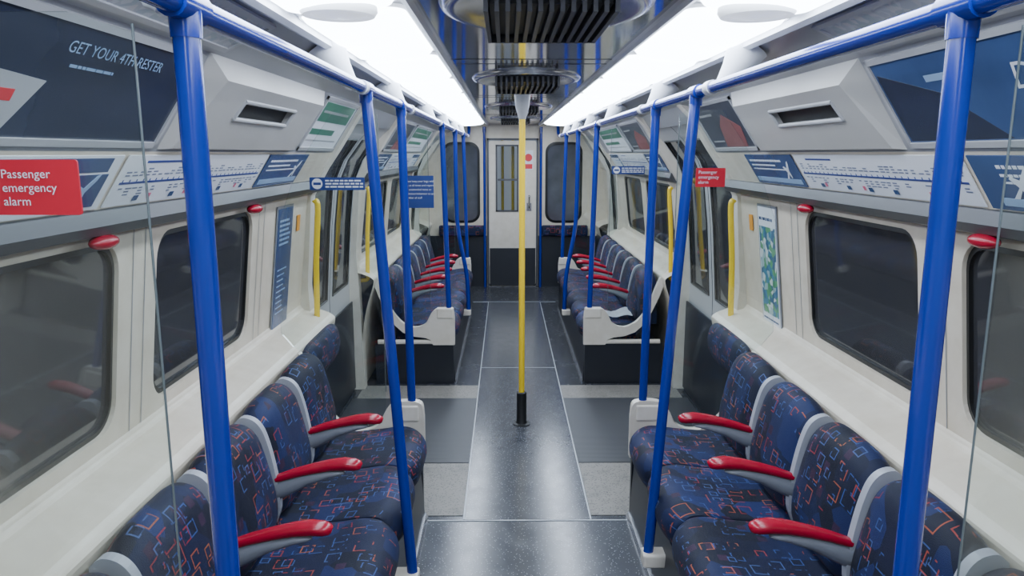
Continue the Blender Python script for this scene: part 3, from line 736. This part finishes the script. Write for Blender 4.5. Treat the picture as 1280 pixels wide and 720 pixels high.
# ------------------------------------------------------------------ adverts, maps, posters
def side_plane(s, y0, y1, lo, hi):
    d = V((s*(hi[0]-lo[0]), 0, hi[1]-lo[1]))
    return PL((s*lo[0], y0 if s < 0 else y1, lo[1]), (0, -s, 0), d)
ADW = math.hypot(AD0[0]-AD1[0], AD0[1]-AD1[1]); UPW = math.hypot(UP0[0]-UP1[0], UP0[1]-UP1[1])
def loc_of(pl, w): return pl.p(w/2, 0, 0)
def bars(pl, bm, x0, x1, y, h, hh=.004, lo=.01, hi=.03):
    x = x0
    while x < x1: 
        l = random.uniform(lo, hi); pl.rect(bm, x, y, min(x1, x+l), y+h, hh, hh+.0008); x += l+h*.6
def line_map(s, y0, y1, label):
    pl = side_plane(s, y0, y1, AD0, AD1); w = y1-y0
    t = thing('line_map', label, 'route map', loc_of(pl, w), 'route maps')
    bm = B(); pl.rect(bm, 0, .003, w, ADW-.003, .001, .004); obj('board', bm, M['paper'], t)
    b1 = B(); pl.rect(b1, .02, ADW*.44, w-.02, ADW*.44+.006, .004, .005)
    x = .03
    while x < w-.03: pl.rect(b1, x, ADW*.44, x+.0035, ADW*.44+.013, .004, .005); x += .035
    pl.rect(b1, w*.1, ADW*.84, w*.3, ADW*.88, .004, .005)
    obj('route_line', b1, M['ink'], t)
    b2 = B(); x = .03
    while x < w-.04:
        for r in range(random.choice((1, 2, 2, 3))): pl.rect(b2, x, ADW*(.59+.06*r), x+random.uniform(.014, .03), ADW*(.59+.06*r)+.004, .004, .0048)
        if random.random() < .8:
            for r in range(random.choice((1, 2, 3))): pl.rect(b2, x, ADW*(.34-.06*r), x+random.uniform(.014, .03), ADW*(.34-.06*r)+.004, .004, .0048)
        x += .035
    obj('small_print', b2, M['inkgrey'], t)
    b3 = B()
    for q in range(max(2, int(w/.3))): 
        x = .06+(w-.15)*(q+random.random()*.6)/max(2, int(w/.3)); pl.rect(b3, x, ADW*.12, x+.016, ADW*.22, .0048, .0056)
    obj('pink_marks', b3, M['inkpink'], t)
    b4 = B()
    for q in range(max(3, int(w/.2))): 
        x = .09+(w-.15)*(q+random.random()*.5)/max(3, int(w/.2)); pl.rect(b4, x, ADW*.10, x+.026, ADW*.20, .0056, .0064)
    obj('blue_marks', b4, M['adblue'], t)
def plane_shape(cx, cy, k):
    return [(cx+a*k, cy+b*k) for a, b in ((-.05, -.045), (-.012, -.012), (-.035, .012), (-.027, .018), (.0, .008), (.03, .04), (.045, .045), (.038, .028), (.012, -.004), (.012, -.038), (.004, -.042), (-.006, -.018), (-.03, -.045))]
def ad_card(s, y0, y1, label, style):
    pl = side_plane(s, y0, y1, AD0, AD1); w = y1-y0
    t = thing('advert_card', label, 'advert', loc_of(pl, w), 'advert cards')
    bm = B(); pl.rect(bm, .004, .003, w-.004, ADW-.003, .001, .0045); obj('card', bm, M['paper'] if style == 1 else M['adblue'], t)
    b1 = B(); b2 = B()
    if style == 1:
        pl.rect(b2, w*.04, ADW*.70, w*.96, ADW*.94, .0045, .0055); pl.rect(b2, w*.84, ADW*.08, w*.97, ADW*.66, .0045, .0055); obj('blue_blocks', b2, M['adblue'], t)
        bars(pl, b1, w*.42, w*.80, ADW*.46, .012, .0045); bars(pl, b1, w*.42, w*.7, ADW*.28, .008, .0045)
        pl.poly(b1, plane_shape(w*.905, ADW*.38, 1.0), .0055, .0062)
        obj('print', b1, M['adpale'], t)
    else:
        pl.rect(b2, w*.05, ADW*.10, w*.95, ADW*.24, .0045, .0055); obj('pale_strip', b2, M['adpale'], t)
        bars(pl, b1, w*.08, w*.75, ADW*.76, .009, .0045); bars(pl, b1, w*.08, w*.6, ADW*.62, .007, .0045); bars(pl, b1, w*.08, w*.8, ADW*.50, .005, .0045)
        pl.poly(b1, plane_shape(w*(.80 if w < 1 else .13), ADW*.52, .95), .0055, .0062)
        obj('print', b1, M['paper'], t)
for s in (-1, 1):
    sd = 'left' if s < 0 else 'right'
    line_map(s, 1.80, 2.86, 'white route map strip above the front windows on the %s wall' % sd)
    ad_card(s, .6, 1.78, 'blue and white advert card beside the nearest end of %s route map' % sd, 1 if s < 0 else 0)
    ad_card(s, 2.88, 3.44, 'blue advert card at the far end of the %s route map' % sd, 0)
    line_map(s, 6.0, 7.3, 'small distant white route map strip above the far %s windows' % sd)
    ad_card(s, 5.35, 5.95, 'small distant blue advert card above the far seats, %s wall, nearer one' % sd, 0)
    ad_card(s, 7.35, 7.95, 'small distant pale advert card above the far seats, %s wall, farther one' % sd, 1)
def poster(s, y0, y1, label, kind, lo=UP0, hi=UP1):
    pl = side_plane(s, y0, y1, lo, hi); w = y1-y0; H = math.hypot(lo[0]-hi[0], lo[1]-hi[1])
    t = thing('ceiling_poster', label, 'poster', loc_of(pl, w), 'posters above the route maps')
    bm = B()
    for r in ((0, .01, w, .026), (0, H-.026, w, H-.01), (0, .01, .012, H-.01), (w-.012, .01, w, H-.01)): pl.rect(bm, *r, .001, .010)
    obj('frame', bm, M['greypanel'], t)
    cardm = {'navy': M['adnavy'], 'blue': M['adblue'], 'green': M['paper'], 'dark': M['addark'], 'map': M['street']}[kind]
    bm = B(); pl.rect(bm, .010, .02, w-.010, H-.02, .001, .005); obj('sheet', bm, cardm, t)
    if kind == 'navy':
        b = B(); pl.text(b, 'GET YOUR 4TH RESTER', .034, .37, H*.72, .006); bars(pl, b, .40, .55, H*.62, .006, .0055); obj('lettering', b, M['adpale'], t)
        b = B(); pl.poly(b, [(.12, H*.12), (.30, H*.12), (.36, H*.50), (.20, H*.54)], .005, .006); obj('pale_block', b, M['greypanel'], t)
        b = B(); pl.rect(b, .24, H*.34, .29, H*.42, .006, .007); obj('red_block', b, M['inkred'], t)
    if kind == 'blue':
        b = B(); pl.text(b, 'Dy', .085, .50, H*.50, .006, .2); bars(pl, b, .50, .80, H*.22, .006, .0055); obj('lettering', b, M['paper'], t)
        b = B(); pl.poly(b, [(.02, .03), (.42, .03), (.25, H*.55), (.02, H*.8)], .005, .0058); obj('dark_shape', b, M['adnavy'], t)
        b = B(); pl.rect(b, .22, H*.66, .36, H*.72, .0058, .0066); obj('pale_bar', b, M['adpale'], t)
    if kind == 'green':
        b = B(); pl.rect(b, w*.06, H*.55, w*.94, H*.88, .005, .006); pl.rect(b, w*.06, H*.32, w*.7, H*.42, .005, .006); obj('green_block', b, M['adgreen'], t)
        b = B(); bars(pl, b, w*.06, w*.9, H*.20, .008, .005); bars(pl, b, w*.1, w*.85, H*.70, .012, .006); obj('print', b, M['greypanel'], t)
    if kind == 'dark':
        b = B(); pl.poly(b, [(w*.35, .03), (w*.82, .03), (w*.90, H*.45), (w*.62, H*.70), (w*.45, H*.5)], .005, .0058); obj('picture', b, M['skin'], t)
        b = B(); bars(pl, b, w*.08, w*.4, H*.7, .012, .005); bars(pl, b, w*.08, w*.35, H*.2, .008, .005); obj('print', b, M['greypanel'], t)
poster(-1, 1.0, 1.90, 'large dark navy poster with pale capital lettering at top left', 'navy')
poster(1, 1.0, 2.0, 'large blue poster with big white slanted letters at top right', 'blue')
poster(-1, 3.2, 3.85, 'green and white poster beyond the left wall housing', 'green')
poster(1, 3.2, 3.85, 'dark poster with a warm coloured figure beyond the right wall housing', 'dark')
for s, sd in ((-1, 'left'), (1, 'right')):
    poster(s, 5.4, 6.3, 'distant dark poster high over the far seats on the %s, nearer of two' % sd, 'dark')
    poster(s, 6.4, 7.8, 'distant pale poster high over the far seats on the %s, farther of two' % sd, 'green')
    poster(s, .6, 1.95, 'pale printed map panel on the sloping ceiling edge above the %s poster' % sd, 'map', (.825, 1.956), (.672, 2.026))

for s, sd in ((-1, 'left'), (1, 'right')):
    y0, y1 = (1.93, 3.12) if s < 0 else (2.03, 3.16)
    pl = side_plane(s, y0, y1, UP0, UP1); w = y1-y0; H = UPW
    def lx(y): return y-y0 if s < 0 else y1-y
    t = thing('wall_housing', 'pale sloped housing with a wide dark slot above the %s route map' % sd, 'housing', loc_of(pl, w), 'slotted housings')
    bm = B()
    A = [(0, .0), (w, .0), (w, H), (0, H)]
    q = [(.03, .02), (w-.03, .02), (w-.08, H-.045), (.08, H-.045)]
    a = [bm.verts.new(pl.p(x, y, 0)) for x, y in A]; b = [bm.verts.new(pl.p(x, y, .024 if y < .1 else .044)) for x, y in q]
    hx0, hx1 = sorted((lx(2.22), lx(2.74))); hy0, hy1 = H*.45, H*.67
    hh = lambda y: .024+(y-.02)/(H-.065)*.020
    hs = [(hx0, hy0), (hx1, hy0), (hx1, hy1), (hx0, hy1)]
    c = [bm.verts.new(pl.p(x, y, hh(y))) for x, y in hs]; d = [bm.verts.new(pl.p(x, y, .010)) for x, y in hs]
    for i in range(4):
        j = (i+1) % 4
        bm.faces.new((a[i], a[j], b[j], b[i])); bm.faces.new((b[i], b[j], c[j], c[i])); bm.faces.new((c[i], c[j], d[j], d[i]))
    obj('body', bm, M['housing'], t)
    bm = B(); pl.rect(bm, hx0-.001, hy0-.001, hx1+.001, hy1+.001, .006, .017); obj('slot', bm, M['black'], t)
    bm = B()
    for (xa, ya, xb, yb) in ((hx0, hy0, hx1, hy0), (hx0, hy1, hx1, hy1), (hx0, hy0, hx0, hy1), (hx1, hy0, hx1, hy1)):
        tube(bm, [pl.p(xa, ya, hh(ya)), pl.p(xb, yb, hh(yb))], .007, 8)
    obj('slot_rim', bm, M['greypanel'], t)

def wall_poster(s, label, kind):
    y0, y1 = 3.37, 3.60
    lo = (WB[0]-.004, WB[1]); hi = (WT[0]-.004, WT[1])
    pl = side_plane(s, y0, y1, lo, hi); w = y1-y0
    t = thing('wall_poster', label, 'poster', pl.p(w/2, -.03, 0))
    bm = B()
    pl.rect(bm, -.012, -.03, w+.012, .565, .0, .004); obj('frame', bm, M['armgrey'], t)
    bm = B(); pl.rect(bm, 0, -.018, w, .553, .004, .006); obj('sheet', bm, M['adblue'] if kind == 0 else M['paper'], t)
    b = B()
    if kind == 0:
        for r in range(6): bars(pl, b, .03, w-random.uniform(.03, .08), .49-r*.022, .010, .006)
        for r in range(9): bars(pl, b, .03, w-random.uniform(.03, .12), .26-r*.026, .006, .006)
        obj('print', b, M['adpale'], t)
    else:
        pl.rect(b, .010, .03, w-.010, .46, .006, .0066); obj('printed_picture', b, M['map'], t)
        b = B(); bars(pl, b, .015, w-.04, .49, .014, .006); bars(pl, b, .015, w-.02, .0, .008, .006); obj('print', b, M['adblue'], t)
wall_poster(-1, 'tall narrow blue poster on the left wall before the doors', 0)
wall_poster(1, 'tall narrow poster with green and blue map on the right wall', 1)
for s, sd in ((-1, 'left'), (1, 'right')):
    pl = side_plane(s, 3.70, 3.75, (WB[0]-.004, WB[1]), (WT[0]-.004, WT[1]))
    bm = B(); pl.rect(bm, 0, .42, .05, .50, 0, .003); tag(obj('sticker', bm, M['orange']), 'small orange sticker beside the yellow bar on the %s wall' % sd, 'sticker')

t = thing('newspaper', 'discarded folded newspaper lying on the nearest far seat, right side', 'newspaper', (.72, 5.58, .475))
bm = B(); g = []
for i in range(9):
    for j in range(7):
        x = .56+.30*i/8; y = 5.43+.25*j/6
        g.append(bm.verts.new((x+.02*(j/6), y, .490+.014*math.sin(i*1.1)+.008*math.sin(j*1.7+i*.5))))
for i in range(8):
    for j in range(6): bm.faces.new((g[i*7+j], g[(i+1)*7+j], g[(i+1)*7+j+1], g[i*7+j+1]))
bmesh.ops.solidify(bm, geom=bm.faces[:], thickness=.006)
obj('pages', bm, M['paper'], t, smooth=True)

# ------------------------------------------------------------------ world, camera
w = bpy.data.worlds.new('World'); scene.world = w; w.use_nodes = True
w.node_tree.nodes['Background'].inputs[0].default_value = (.02, .025, .035, 1); w.node_tree.nodes['Background'].inputs[1].default_value = .5
cd = bpy.data.cameras.new('Camera'); cam = bpy.data.objects.new('Camera', cd); C.objects.link(cam)
cd.sensor_width = 36; cd.lens = 920/1280*36; cd.clip_start = .02
cam.location = (-.10, 0, 1.70); cam.rotation_euler = (math.radians(90-10.35), 0, math.radians(-.5))
scene.camera = cam
